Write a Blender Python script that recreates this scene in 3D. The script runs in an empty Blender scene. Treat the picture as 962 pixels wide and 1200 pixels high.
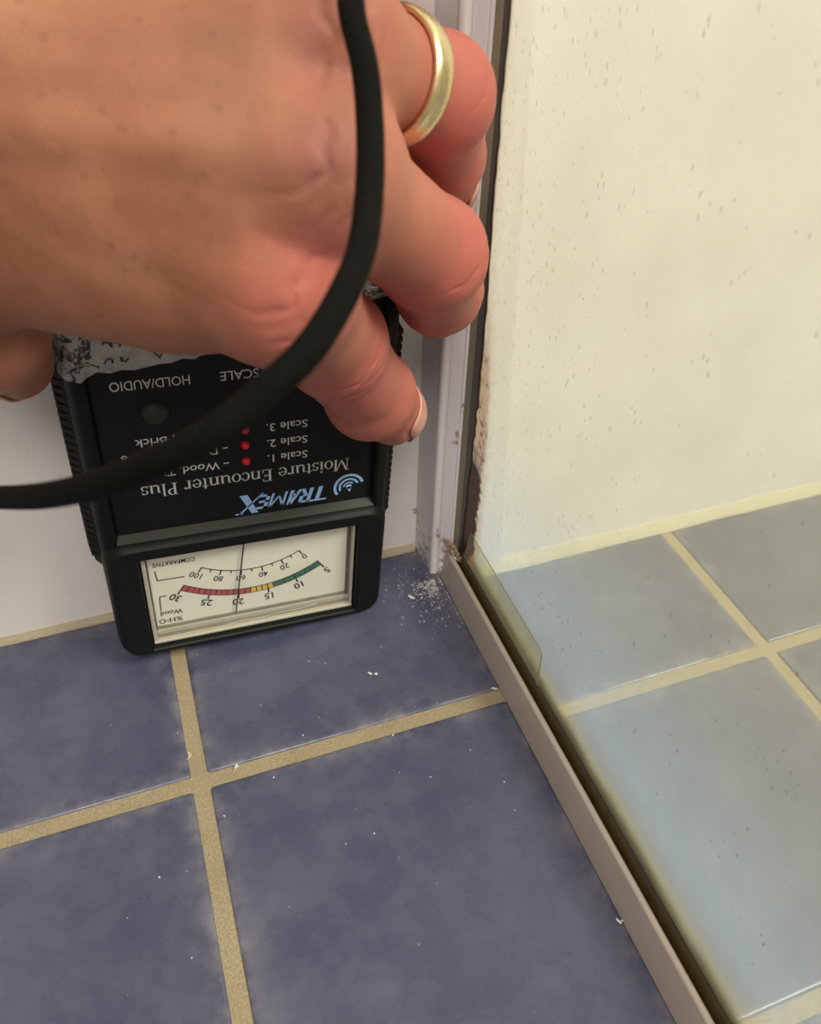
import bpy, bmesh, math, random
import numpy as np
from mathutils import Vector, Matrix, noise

random.seed(7)
rng = np.random.default_rng(7)
SC = bpy.context.scene
COL = SC.collection
MM = 0.001
PI = math.pi

# ------------------------------------------------------------------ camera
cam_d = bpy.data.cameras.new('camera')
cam = bpy.data.objects.new('camera', cam_d)
COL.objects.link(cam)
cam.location = (-0.08299, -0.21361, 0.22)
cam.rotation_euler = (0.84989, -0.02247, -0.34132)
cam_d.sensor_fit = 'HORIZONTAL'
cam_d.sensor_width = 36.0
cam_d.lens = 945.77 / 962.0 * 36.0
cam_d.clip_start = 0.005
cam_d.clip_end = 50
cam_d.dof.use_dof = True
cam_d.dof.focus_distance = 0.225
cam_d.dof.aperture_fstop = 34.0
SC.camera = cam

# ------------------------------------------------------------------ world, lamps, exposure
w = bpy.data.worlds.new('room_light')
SC.world = w
w.use_nodes = True
bg = w.node_tree.nodes['Background']
bg.inputs[0].default_value = (1.0, 0.87, 0.73, 1)
bg.inputs[1].default_value = 0.34


def area(name, loc, target, size, power, color):
    d = bpy.data.lights.new(name, 'AREA')
    d.shape = 'DISK'
    d.size = size
    d.energy = power
    d.color = color
    o = bpy.data.objects.new(name, d)
    COL.objects.link(o)
    o.location = loc
    o.rotation_euler = (Vector(target) - Vector(loc)).to_track_quat('-Z', 'Y').to_euler()
    return o


area('ceiling_lamp', (1.20, -1.15, 1.95), (0.0, -0.1, 0.0), 0.85, 98.0, (1.0, 0.94, 0.84))
area('near_fill', (-0.30, -1.40, 1.75), (0.0, 0.0, 0.05), 0.80, 19.0, (1.0, 0.93, 0.87))  # added fill light, unseen, to brighten the near side of the glass

SC.view_settings.view_transform = 'Standard'
SC.view_settings.look = 'None'
SC.view_settings.gamma = 1.0
SC.view_settings.use_curve_mapping = False
SC.view_settings.exposure = 0.22


# ------------------------------------------------------------------ helpers
def mesh_obj(name, verts, faces, mat, parent=None, smooth=False, scale=MM):
    me = bpy.data.meshes.new(name)
    me.from_pydata([(v[0] * scale, v[1] * scale, v[2] * scale) for v in verts], [], faces)
    me.update()
    if smooth:
        me.polygons.foreach_set('use_smooth', [True] * len(me.polygons))
    if mat:
        me.materials.append(mat)
    o = bpy.data.objects.new(name, me)
    COL.objects.link(o)
    if parent:
        o.parent = parent
    return o


def fix_normals(o):
    bm = bmesh.new()
    bm.from_mesh(o.data)
    bmesh.ops.recalc_face_normals(bm, faces=bm.faces)
    bm.to_mesh(o.data)
    bm.free()
    return o


def tag(o, label=None, cat=None, group=None, kind=None):
    if label: o['label'] = label
    if cat: o['category'] = cat
    if group: o['group'] = group
    if kind: o['kind'] = kind
    return o


def empty(name, loc=(0, 0, 0), rot=(0, 0, 0)):
    o = bpy.data.objects.new(name, None)
    o.empty_display_size = 0.01
    COL.objects.link(o)
    o.location = loc
    o.rotation_euler = rot
    return o


class MB:
    """collects polygons, built as ONE mesh object"""
    def __init__(s):
        s.v = []; s.f = []

    def add(s, verts, faces):
        n = len(s.v)
        s.v += [tuple(p) for p in verts]
        s.f += [tuple(i + n for i in f) for f in faces]
        return s

    def box(s, a, b):
        x0, y0, z0 = a; x1, y1, z1 = b
        return s.add([(x0, y0, z0), (x1, y0, z0), (x1, y1, z0), (x0, y1, z0), (x0, y0, z1), (x1, y0, z1), (x1, y1, z1), (x0, y1, z1)],
                     [(0, 3, 2, 1), (4, 5, 6, 7), (0, 1, 5, 4), (1, 2, 6, 5), (2, 3, 7, 6), (3, 0, 4, 7)])

    def loft(s, rings, cap0=True, cap1=True):
        n = len(rings[0]); m = len(s.v)
        for r in rings: s.v += [tuple(p) for p in r]
        for i in range(len(rings) - 1):
            for j in range(n):
                k = (j + 1) % n
                s.f.append((m + i * n + j, m + i * n + k, m + (i + 1) * n + k, m + (i + 1) * n + j))
        if cap0: s.f.append(tuple(m + j for j in reversed(range(n))))
        if cap1: s.f.append(tuple(m + (len(rings) - 1) * n + j for j in range(n)))
        return s

    def build(s, name, mat, parent=None, smooth=False, fix=True):
        o = mesh_obj(name, s.v, s.f, mat, parent, smooth)
        if fix: fix_normals(o)
        return o


def bevel(o, width_mm, seg=2, angle=40):
    m = o.modifiers.new('bevel', 'BEVEL')
    m.width = width_mm * MM
    m.segments = seg
    m.limit_method = 'ANGLE'
    m.angle_limit = math.radians(angle)
    return o


def autosmooth(o, deg=40):
    me = o.data
    me.polygons.foreach_set('use_smooth', [True] * len(me.polygons))
    bm = bmesh.new(); bm.from_mesh(me)
    for e in bm.edges:
        if len(e.link_faces) == 2 and e.calc_face_angle(0) > math.radians(deg):
            e.smooth = False
    bm.to_mesh(me); bm.free()
    return o


# ------------------------------------------------------------------ materials
class N:
    def __init__(s, name):
        s.m = bpy.data.materials.new(name)
        s.m.use_nodes = True
        s.t = s.m.node_tree
        s.bsdf = s.t.nodes['Principled BSDF']
        s.out = s.t.nodes['Material Output']

    def n(s, typ, **kw):
        nd = s.t.nodes.new(typ)
        for k, v in kw.items():
            setattr(nd, k, v)
        return nd

    def l(s, a, b):
        s.t.links.new(a, b)

    def val(s, x, sock):
        if hasattr(x, 'is_output'):
            s.l(x, sock)
        else:
            sock.default_value = x

    def math(s, op, a, b=0.0, c=0.0, clamp=False):
        nd = s.n('ShaderNodeMath', operation=op)
        nd.use_clamp = clamp
        s.val(a, nd.inputs[0]); s.val(b, nd.inputs[1])
        if op in ('MULTIPLY_ADD', 'SMOOTH_MIN', 'WRAP'): s.val(c, nd.inputs[2])
        return nd.outputs[0]

    def coord(s, scale=(1, 1, 1), kind='Object'):
        tc = s.n('ShaderNodeTexCoord')
        mp = s.n('ShaderNodeMapping')
        mp.inputs['Scale'].default_value = scale
        s.l(tc.outputs[kind], mp.inputs[0])
        return mp.outputs[0]

    def geo_pos(s, scale=(1, 1, 1)):
        g = s.n('ShaderNodeNewGeometry')
        mp = s.n('ShaderNodeMapping')
        mp.inputs['Scale'].default_value = scale
        s.l(g.outputs['Position'], mp.inputs[0])
        return mp.outputs[0]

    def noise(s, vec, scale, detail=4, rough=0.55, out=0, dist=0.0):
        nd = s.n('ShaderNodeTexNoise')
        s.l(vec, nd.inputs['Vector'])
        nd.inputs['Scale'].default_value = scale
        nd.inputs['Detail'].default_value = detail
        nd.inputs['Roughness'].default_value = rough
        nd.inputs['Distortion'].default_value = dist
        return nd.outputs[out]

    def voro(s, vec, scale, out='Distance', rand=1.0):
        nd = s.n('ShaderNodeTexVoronoi')
        s.l(vec, nd.inputs['Vector'])
        nd.inputs['Scale'].default_value = scale
        nd.inputs['Randomness'].default_value = rand
        return nd.outputs[out]

    def ramp(s, fac, stops, interp='LINEAR'):
        nd = s.n('ShaderNodeValToRGB')
        cr = nd.color_ramp
        cr.interpolation = interp
        while len(cr.elements) < len(stops): cr.elements.new(0.5)
        for e, (p, c) in zip(cr.elements, stops):
            e.position = p
            e.color = (c[0], c[1], c[2], 1) if not isinstance(c, (int, float)) else (c, c, c, 1)
        s.l(fac, nd.inputs[0])
        return nd.outputs[0]

    def smooth(s, x, a, b, lo=0.0, hi=1.0):
        nd = s.n('ShaderNodeMapRange')
        nd.interpolation_type = 'SMOOTHSTEP'
        s.val(x, nd.inputs[0])
        nd.inputs[1].default_value = a; nd.inputs[2].default_value = b
        nd.inputs[3].default_value = lo; nd.inputs[4].default_value = hi
        return nd.outputs[0]

    def mix(s, fac, a, b, mode='MIX'):
        nd = s.n('ShaderNodeMix', data_type='RGBA', blend_type=mode)
        s.val(fac, nd.inputs[0])
        for x, i in ((a, 6), (b, 7)):
            if hasattr(x, 'is_output'): s.l(x, nd.inputs[i])
            else: nd.inputs[i].default_value = (x[0], x[1], x[2], 1)
        return nd.outputs[2]

    def bump(s, h, strength=0.3, dist=0.0005, normal=None):
        nd = s.n('ShaderNodeBump')
        nd.inputs['Strength'].default_value = strength
        nd.inputs['Distance'].default_value = dist
        s.l(h, nd.inputs['Height'])
        if normal is not None: s.l(normal, nd.inputs['Normal'])
        return nd.outputs[0]

    def set(s, **kw):
        names = dict(col='Base Color', rough='Roughness', metal='Metallic', spec='Specular IOR Level', normal='Normal',
                     sss='Subsurface Weight', coat='Coat Weight', coat_rough='Coat Roughness', trans='Transmission Weight', ior='IOR',
                     alpha='Alpha', sheen='Sheen Weight')
        for k, v in kw.items():
            i = s.bsdf.inputs[names[k]]
            if hasattr(v, 'is_output'): s.l(v, i)
            elif k == 'col': i.default_value = (v[0], v[1], v[2], 1)
            else: i.default_value = v
        return s.m


def plain(name, col, rough=0.5, metal=0.0, spec=0.5, nscale=400, namt=0.06, bump=0.0):
    k = N(name)
    v = k.coord()
    nz = k.noise(v, nscale, 3)
    c = k.mix(nz, [x * (1 - namt) for x in col], [min(1, x * (1 + namt)) for x in col])
    k.set(col=c, rough=rough, metal=metal, spec=spec)
    if bump: k.set(normal=k.bump(nz, bump, 0.0003))
    return k.m


def tile_material():
    k = N('blue_glazed_tile')
    oi = k.n('ShaderNodeObjectInfo')
    g = k.n('ShaderNodeNewGeometry')
    v = g.outputs['Position']
    big = k.noise(v, 14, 3, 0.6)
    mid = k.noise(v, 75, 5, 0.68, dist=0.15)
    fine = k.noise(v, 900, 2, 0.5)
    a = k.math('ADD', k.math('MULTIPLY', big, 0.55), k.math('MULTIPLY', mid, 0.45))
    c = k.ramp(a, [(0.30, (0.046, 0.051, 0.095)), (0.45, (0.069, 0.074, 0.124)), (0.58, (0.100, 0.104, 0.152)), (0.74, (0.142, 0.145, 0.190))])
    c = k.mix(k.math('MULTIPLY', oi.outputs['Random'], 0.12), c, (0.08, 0.09, 0.19))
    # worn pale speckle of the glaze
    sp = k.voro(v, 260)
    spk = k.smooth(sp, 0.10, 0.04)
    gate = k.smooth(k.noise(v, 90, 2), 0.62, 0.70)
    c = k.mix(k.math('MULTIPLY', k.math('MULTIPLY', spk, gate), 0.5), c, (0.75, 0.74, 0.74))
    dk = k.smooth(k.noise(v, 330, 3, 0.6), 0.66, 0.74)
    c = k.mix(k.math('MULTIPLY', dk, 0.35), c, (0.05, 0.055, 0.09))
    at = k.n('ShaderNodeAttribute'); at.attribute_name = 'haze'
    hz = k.math('MULTIPLY', at.outputs['Fac'], k.smooth(k.noise(v, 110, 4, 0.65), 0.35, 0.72))
    c = k.mix(k.math('MULTIPLY', hz, 0.30), c, (0.46, 0.42, 0.38))
    r = k.smooth(mid, 0.3, 0.7, 0.22, 0.34)
    b = k.bump(k.math('ADD', mid, k.math('MULTIPLY', fine, 0.25)), 0.10, 0.0006)
    k.set(col=c, rough=r, spec=0.45, normal=b)
    return k.m


def grout_material(name, c0, c1):
    k = N(name)
    g = k.n('ShaderNodeNewGeometry')
    v = g.outputs['Position']
    a = k.noise(v, 1500, 3, 0.7)
    b = k.noise(v, 60, 3, 0.6)
    c = k.mix(k.smooth(a, 0.35, 0.7), c0, c1)
    c = k.mix(k.math('MULTIPLY', k.smooth(b, 0.4, 0.7), 0.3), c, [x * 0.8 for x in c0])
    k.set(col=c, rough=0.9, spec=0.2, normal=k.bump(a, 0.6, 0.0004))
    return k.m


def wall_material():
    k = N('white_glazed_wall')
    g = k.n('ShaderNodeNewGeometry')
    v = g.outputs['Position']
    a = k.noise(v, 25, 4, 0.6)
    c = k.mix(k.smooth(a, 0.35, 0.75), (0.87, 0.835, 0.80), (0.80, 0.76, 0.72))
    sp = k.smooth(k.noise(v, 420, 2, 0.5), 0.735, 0.76)
    c = k.mix(k.math('MULTIPLY', sp, 0.35), c, (0.35, 0.32, 0.25))
    k.set(col=c, rough=0.5, spec=0.3, normal=k.bump(a, 0.06, 0.001))
    return k.m


M_TILE = tile_material()
M_GROUT = grout_material('sandy_grout', (0.28, 0.225, 0.140), (0.43, 0.355, 0.235))
M_BEAD = grout_material('beige_caulk', (0.50, 0.43, 0.30), (0.60, 0.52, 0.38))
M_BEAD2 = grout_material('cream_caulk', (0.64, 0.60, 0.42), (0.74, 0.69, 0.50))
M_WALL = wall_material()


def alu_material():
    k = N('white_lacquered_frame')
    g = k.n('ShaderNodeNewGeometry')
    v = g.outputs['Position']
    mp = k.n('ShaderNodeMapping'); mp.inputs['Scale'].default_value = (1, 1, 0.08)
    k.l(v, mp.inputs[0])
    a = k.noise(mp.outputs[0], 500, 4, 0.6)
    c = k.mix(a, (0.74, 0.70, 0.73), (0.82, 0.78, 0.80))
    # chipped and grubby near the foot of the jamb
    sx = k.n('ShaderNodeSeparateXYZ'); k.l(v, sx.inputs[0])
    foot = k.smooth(sx.outputs[2], 0.030, 0.004)
    d = k.smooth(k.noise(v, 330, 5, 0.7), 0.50, 0.62)
    near = k.smooth(sx.outputs[1], -0.040, -0.020)
    c = k.mix(k.math('MULTIPLY', k.math('MULTIPLY', foot, near), k.math('MULTIPLY', d, 0.75)), c, (0.20, 0.14, 0.08))
    k.set(col=c, rough=0.36, spec=0.5)
    return k.m


M_FRAME = alu_material()
M_LIP = plain('bright_frame_bead', (0.90, 0.86, 0.87), 0.3)
M_RAIL = plain('beige_rail_lacquer', (0.46, 0.40, 0.35), 0.38, namt=0.05, nscale=220)
M_OLIVE = plain('olive_rubber_gasket', (0.27, 0.245, 0.155), 0.45, namt=0.15)
M_DARKSEAL = plain('mouldy_dark_seal', (0.022, 0.016, 0.009), 0.35, namt=0.5, nscale=900, bump=0.5)
M_BROWNSEAL = plain('brown_stained_seal', (0.060, 0.040, 0.012), 0.22, namt=0.45, nscale=250)
M_CRUMB = plain('broken_beige_sealant', (0.42, 0.33, 0.22), 0.9, namt=0.4, nscale=700, bump=0.8)


def glass_material(film):
    k = N('limescaled_glass' if film else 'clear_glass')
    nt = k.t
    nt.nodes.remove(k.bsdf)
    tr = k.n('ShaderNodeBsdfTransparent'); tr.inputs[0].default_value = (0.83, 0.855, 0.79, 1) if film else (0.97, 0.985, 0.965, 1)
    gl = k.n('ShaderNodeBsdfGlossy'); gl.inputs['Roughness'].default_value = 0.38 if film else 0.30
    gl.inputs['Color'].default_value = (0.95, 0.97, 0.95, 1)
    if film:
        g = k.n('ShaderNodeNewGeometry')
        v = g.outputs['Position']
        sx = k.n('ShaderNodeSeparateXYZ'); k.l(v, sx.inputs[0])
        y = k.math('MULTIPLY', sx.outputs[1], -1000.0)      # mm out from the wall
        z = k.math('MULTIPLY', sx.outputs[2], 1000.0)
        cloud = k.noise(v, 22, 4, 0.6)
        fac = k.math('ADD', k.smooth(cloud, 0.25, 0.80, 0.30, 0.42), k.smooth(z, 120, 30, 0.0, 0.10))
        col = k.mix(k.smooth(z, 20, 110), (0.66, 0.84, 0.97), (0.60, 0.60, 0.43))
        # scum creeping up from the rail and in from the jamb
        zz = k.math('SUBTRACT', z, k.math('MULTIPLY', k.noise(v, 45, 3), 6.0))
        low = k.smooth(zz, 25.0, 13.0)
        col = k.mix(k.smooth(zz, 36.0, 17.0, 0.0, 0.75), col, (0.62, 0.57, 0.26))
        edge = k.smooth(k.math('ADD', y, k.math('MULTIPLY', k.noise(v, 160, 4, 0.7), 8.0)), 39.0, 27.0)
        col = k.mix(k.math('MULTIPLY', low, 0.9), col, k.mix(k.smooth(low, 0.1, 0.8), (0.34, 0.30, 0.09), (0.045, 0.030, 0.006)))
        fac = k.math('ADD', fac, k.math('MULTIPLY', low, 0.72), clamp=True)
        col = k.mix(k.math('MULTIPLY', edge, 0.6), col, (0.62, 0.55, 0.36))
        fac = k.math('ADD', fac, k.math('MULTIPLY', edge, 0.18), clamp=True)
        # band of thicker scale along the jamb
        bandx = k.math('ADD', y, k.math('MULTIPLY', z, 0.11))
        band = k.smooth(bandx, 56.6, 55.6)
        fac = k.math('ADD', fac, k.math('MULTIPLY', band, 0.10), clamp=True)
        # brown mould stain in the lower corner
        wid = k.smooth(z, 185.0, 60.0, 22.0, 34.0)
        wid = k.math('SUBTRACT', wid, k.smooth(z, 28.0, 14.0, 0.0, 5.0))
        yy = k.math('ADD', y, k.math('MULTIPLY', k.math('SUBTRACT', k.noise(v, 230, 5, 0.7), 0.5), 9.0))
        soft = k.smooth(k.math('SUBTRACT', yy, wid), 6.0, -2.0)
        hgt = k.smooth(z, 165.0, 85.0)
        core = k.math('MULTIPLY', k.smooth(k.math('SUBTRACT', yy, wid), 0.5, -1.2), k.smooth(k.math('ADD', z, k.math('MULTIPLY', k.noise(v, 90, 4), 60.0)), 105.0, 85.0))
        gr = k.smooth(k.noise(v, 420, 4, 0.75), 0.46, 0.68)
        halo = k.math('MULTIPLY', k.math('MULTIPLY', soft, hgt), k.math('ADD', 0.80, k.math('MULTIPLY', gr, 0.18)))
        col = k.mix(halo, col, k.mix(k.math('MULTIPLY', soft, gr), (0.42, 0.20, 0.085), (0.10, 0.040, 0.014)))
        col = k.mix(core, col, k.mix(k.noise(v, 350, 4, 0.7), (0.012, 0.003, 0.002), (0.050, 0.016, 0.010)))
        fac = k.math('MAXIMUM', fac, k.math('MAXIMUM', k.math('MULTIPLY', core, 0.97), halo))
        # dark flecks, denser towards the jamb
        mp = k.n('ShaderNodeMapping'); mp.inputs['Rotation'].default_value = (0.5, 0, 0); mp.inputs['Scale'].default_value = (1, 1.7, 0.75)
        k.l(v, mp.inputs[0])
        fl = k.smooth(k.voro(mp.outputs[0], 420), 0.26, 0.13)
        dens = k.smooth(y, 120.0, 25.0, 0.0, 0.16)
        gate = k.math('GREATER_THAN', k.math('ADD', k.noise(v, 170, 3, 0.6), dens), 0.61)
        zgate = k.smooth(z, 25.0, 50.0)
        fm = k.math('MULTIPLY', k.math('MULTIPLY', fl, gate), k.math('MULTIPLY', zgate, 0.62))
        col = k.mix(fm, col, (0.10, 0.085, 0.05))
        fac = k.math('MAXIMUM', fac, fm)
        df = k.n('ShaderNodeBsdfDiffuse'); k.l(col, df.inputs[0])
        tl = k.n('ShaderNodeBsdfTranslucent'); k.l(col, tl.inputs[0])
        m1 = k.n('ShaderNodeMixShader'); m1.inputs[0].default_value = 0.40
        k.l(df.outputs[0], m1.inputs[1]); k.l(tl.outputs[0], m1.inputs[2])
        m2 = k.n('ShaderNodeMixShader')
        k.l(fac, m2.inputs[0]); k.l(tr.outputs[0], m2.inputs[1]); k.l(m1.outputs[0], m2.inputs[2])
        base = m2.outputs[0]
    else:
        base = tr.outputs[0]
    fr = k.n('ShaderNodeFresnel'); fr.inputs[0].default_value = 1.45
    m3 = k.n('ShaderNodeMixShader')
    k.l(k.math('MULTIPLY', fr.outputs[0], 0.18), m3.inputs[0])
    k.l(base, m3.inputs[1]); k.l(gl.outputs[0], m3.inputs[2])
    k.l(m3.outputs[0], k.out.inputs[0])
    return k.m


M_GLASS = glass_material(False)
M_FILM = glass_material(True)


# ------------------------------------------------------------------ floors
def floor_slab(name, x0, x1, y0, y1, ztop, thick, mat):
    mb = MB(); mb.box((x0, y0, ztop - thick), (x1, y1, ztop))
    o = mb.build(name, mat)
    o['kind'] = 'structure'
    return o


tile_cache = {}


def tile_mesh(wx, wy):
    key = (round(wx, 1), round(wy, 1))
    if key in tile_cache: return tile_cache[key]
    hx, hy = wx / 2, wy / 2
    def ring(ins, z, r):
        pts = []
        for cx, cy, a0 in ((hx - ins - r, hy - ins - r, 0), (-hx + ins + r, hy - ins - r, 90), (-hx + ins + r, -hy + ins + r, 180), (hx - ins - r, -hy + ins + r, 270)):
            for a in (0, 45, 90):
                t = math.radians(a0 + a)
                pts.append((cx + r * math.cos(t), cy + r * math.sin(t), z))
        return pts
    mb = MB()
    mb.loft([ring(0, -5.0, 1.0), ring(0, -1.0, 1.0), ring(0.25, -0.35, 0.9), ring(0.9, -0.05, 0.6), ring(1.8, 0.0, 0.4), ring(4.0, 0.0, 0.4), ring(9.0, 0.0, 0.4)], cap0=False)
    me = bpy.data.meshes.new('tile')
    me.from_pydata([(a * MM, b * MM, c * MM) for a, b, c in mb.v], [], mb.f)
    me.materials.append(M_TILE)
    me.polygons.foreach_set('use_smooth', [True] * len(me.polygons))
    me.update()
    hz = me.attributes.new('haze', 'FLOAT', 'POINT')
    hz.data.foreach_set('value', np.repeat([1, 1, 1, .9, .75, .35, 0], 12).astype(np.float32))
    tile_cache[key] = me
    return me


def lay_tiles(parent, xs, ys, z):
    for x0, x1 in xs:
        for y0, y1 in ys:
            o = bpy.data.objects.new('tile', tile_mesh(x1 - x0, y1 - y0))
            o.parent = parent
            o.location = ((x0 + x1) / 2 * MM, (y0 + y1) / 2 * MM, z * MM + (rng.random() - 0.5) * 0.0002)
            o.rotation_euler = ((rng.random() - .5) * 0.003, (rng.random() - .5) * 0.003, 0)
            COL.objects.link(o)


floor = floor_slab('floor', -520, 15.5, -660, 0, -0.7, 32, M_GROUT)
P = 106.9; G = 4.7
gx0, gy0 = -94.6, -74.4
xs = [(gx0 + G / 2, 4.3)]
for i in range(4): xs.append((gx0 - P * (i + 1) + G / 2, gx0 - P * i - G / 2))
ys = [(gy0 + G / 2, -1.2)]
for i in range(5): ys.append((gy0 - P * (i + 1) + G / 2, gy0 - P * i - G / 2))
lay_tiles(floor, xs, ys, 0)

floor2 = floor_slab('floor.001', 15.5, 660, -660, 0, -24.5, 8, M_GROUT)
gx1 = 120.0; gy1 = -72.6
xs = [(17.0, gx1 - 2.5)]
for i in range(5): xs.append((gx1 + P * i + 2.5, gx1 + P * (i + 1) - 2.5))
ys = [(gy1 + 2.5, -1.4)]
for i in range(5): ys.append((gy1 - P * (i + 1) + 2.5, gy1 - P * i - 2.5))
lay_tiles(floor2, xs, ys, -23.8)

# ------------------------------------------------------------------ wall and caulk beads
mb = MB(); mb.box((-520, 0, -33), (660, 60, 1200))
wall = mb.build('wall_back', M_WALL); wall['kind'] = 'structure'


def bead(name, x0, x1, zb, h, out, mat, n=60):
    mb = MB()
    rings = []
    for i in range(n + 1):
        x = x0 + (x1 - x0) * i / n
        k1 = h * (1 + 0.22 * noise.noise((x * 0.06, zb, 3)))
        k2 = out * (1 + 0.25 * noise.noise((x * 0.08, zb, 9)))
        rings.append([(x, 0.2, zb - 0.4), (x, -k2, zb - 0.4), (x, -k2, zb + 0.1), (x, -k2 * .55, zb + k1 * .5), (x, -0.25, zb + k1), (x, 0.2, zb + k1)])
    mb.loft(rings)
    o = mb.build(name, mat, smooth=False)
    autosmooth(o, 50)
    o['kind'] = 'structure'
    return o


bead('trim_1', -520, -0.5, 0, 3.0, 1.3, M_BEAD)
bead('trim_2', 16, 660, -23.8, 6.0, 2.6, M_BEAD2)

# ------------------------------------------------------------------ shower screen
screen = empty('shower_screen', (0.009, -0.016, 0.0))
tag(screen, 'framed glass shower screen with limescaled pane and brown mould in its lower corner', 'shower screen')
SO = Vector((9.0, -16.0, 0.0))


def sbuild(mb, name, mat, smooth=False):
    mb.v = [(a - SO.x, b - SO.y, c - SO.z) for a, b, c in mb.v]
    return mb.build(name, mat, screen, smooth)


def extrude_z(prof, z0, z1, nz=1):
    mb = MB()
    mb.loft([[(x, y, z0 + (z1 - z0) * i / nz) for x, y in prof] for i in range(nz + 1)])
    return mb


def arc2(cx, cy, r, a0, a1, n):
    return [(cx + r * math.cos(math.radians(a0 + (a1 - a0) * i / n)), cy + r * math.sin(math.radians(a0 + (a1 - a0) * i / n))) for i in range(n + 1)]


HT = 900
jamb = [(0.0, -0.1), (0.4, -6), (0.9, -12.6)] + [(3.9, -12.9), (4.0, -14.6), (4.4, -14.9), (8.2, -15.2), (8.4, -12.0), (13.5, -12.0), (15.5, -12.0), (15.8, -0.1)]
o = sbuild(extrude_z(jamb, 0.2, HT), 'wall_channel', M_FRAME); autosmooth(o, 30)
ridge = arc2(2.35, -14.2, 1.65, 150, 395, 12)
o = sbuild(extrude_z(ridge, 0.2, HT), 'channel_bead', M_LIP); autosmooth(o, 50); o['label'] = 'bright rounded bead along the channel edge'
lip = [(7.8, -15.0)] + arc2(8.35, -16.0, 0.55, 170, 350, 6) + [(8.9, -14.5)]
o = sbuild(extrude_z(lip, 10.0, HT), 'channel_lip', M_LIP); autosmooth(o, 50)
gask = [(8.6, -13.5), (8.75, -16.0), (8.75, -20.6), (9.4, -20.9), (9.4, -13.5)]
o = sbuild(extrude_z(gask, 14.0, HT), 'glass_gasket', M_OLIVE); o['label'] = 'olive rubber gasket between channel and glass'
mb = MB(); rings = []
for i in range(181):
    z = 14 + (HT - 14) * (i / 180) ** 1.6
    e = 23.6 + 0.9 * noise.noise((z * .11, 2, 2)) + 0.6 * noise.noise((z * .5, 5, 2))
    e += 2.4 * math.exp(-((z - 92) / 42) ** 2) * (1 + 0.5 * noise.noise((z * .25, 8, 2)))
    rings.append([(8.88, -20.3, z), (8.82, -(e - .8), z), (8.96, -e, z), (9.3, -e, z), (9.3, -20.3, z)])
mb.loft(rings)
o = sbuild(mb, 'mould_line', M_DARKSEAL); o['label'] = 'black mould line along the glass edge'

# bottom rail, profile in x-z extruded along y
def extrude_y(prof, y0, y1, n=1):
    mb = MB()
    mb.loft([[(x, y0 + (y1 - y0) * i / n, z) for x, z in prof] for i in range(n + 1)])
    return mb


RY0, RY1 = -17.2, -660
rail = [(4.0, -0.2), (4.2, 1.2), (5.5, 11.6), (5.9, 12.6), (6.7, 12.9), (7.3, 12.4), (7.5, 10.5), (7.5, 3.0), (13.6, 3.0), (13.8, 4.0), (15.2, 4.0), (15.6, 3.4), (15.8, -23.9), (15.55, -23.9), (15.5, -0.2)]
o = sbuild(extrude_y(rail, RY0, RY1), 'bottom_rail', M_RAIL); autosmooth(o, 35); o['label'] = 'beige lacquered bottom rail'
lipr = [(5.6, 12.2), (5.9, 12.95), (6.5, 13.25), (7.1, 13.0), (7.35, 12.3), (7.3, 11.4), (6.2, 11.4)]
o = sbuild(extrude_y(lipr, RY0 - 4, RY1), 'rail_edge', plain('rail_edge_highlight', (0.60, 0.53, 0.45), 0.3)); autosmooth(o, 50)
seal = [(7.2, 9.0), (7.3, 11.2), (7.9, 12.0), (8.1, 11.6), (8.35, 12.8), (8.6, 13.2), (8.75, 15.6), (8.98, 17.0), (9.05, 9.0)]
o = sbuild(extrude_y(seal, RY0 - 5, RY1), 'rail_seal', M_BROWNSEAL); autosmooth(o, 60); o['label'] = 'brown stained rubber seal'

# broken sealant at the junction of jamb and rail
mb = MB()
for i in range(70):
    t = rng.random()
    cx = 6.2 + 2.2 * t + rng.normal() * 0.5; cy = -16.6 - 7.5 * t + rng.normal() * 0.7; cz = 13.4 + 3.2 * (1 - t) + rng.normal() * 0.8
    r = 0.5 + 0.9 * rng.random()
    vs = []
    for a in range(6):
        d = rng.normal(size=3); d /= np.linalg.norm(d); vs.append((cx + d[0] * r, cy + d[1] * r, cz + d[2] * r))
    mb.add(vs, [(0, 1, 2), (0, 2, 3), (0, 3, 4), (0, 4, 5), (1, 2, 4), (2, 3, 5), (1, 3, 5), (0, 1, 4)])
o = sbuild(mb, 'broken_sealant', M_CRUMB); o['kind'] = 'stuff'

# paint chips knocked off the jamb lip
def chip(y, z, x, s):
    mb = MB()
    for i in range(9):
        cx = x + rng.normal() * s * .5; cz = z + rng.normal() * s * 1.3; r = s * (0.25 + .35 * rng.random())
        vs = [(cx + r * rng.normal() * .5, y - 0.25 - 0.3 * rng.random(), cz + r * rng.normal()) for _ in range(5)]
        mb.add(vs, [(0, 1, 2), (0, 2, 3), (0, 3, 4), (1, 2, 4), (2, 3, 1)])
    o = sbuild(mb, 'paint_chip', M_CRUMB)
    return o


chip(-16.4, 75.5, 8.3, 1.3)
chip(-15.4, 63.0, 7.4, 1.7)
chip(-15.9, 20.5, 2.6, 1.1)
chip(-0.4, 20.0, -0.8, 1.2)

# pane: left face carries the film
mb = MB(); mb.box((9.0, -659, 9.5), (13.0, -13.0, HT))
mb.v = [(a - SO.x, b - SO.y, c - SO.z) for a, b, c in mb.v]
pane = mb.build('glass_pane', M_GLASS, screen)
pane.data.materials.append(M_FILM)
for f in pane.data.polygons:
    if f.normal.x < -0.9: f.material_index = 1

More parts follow.
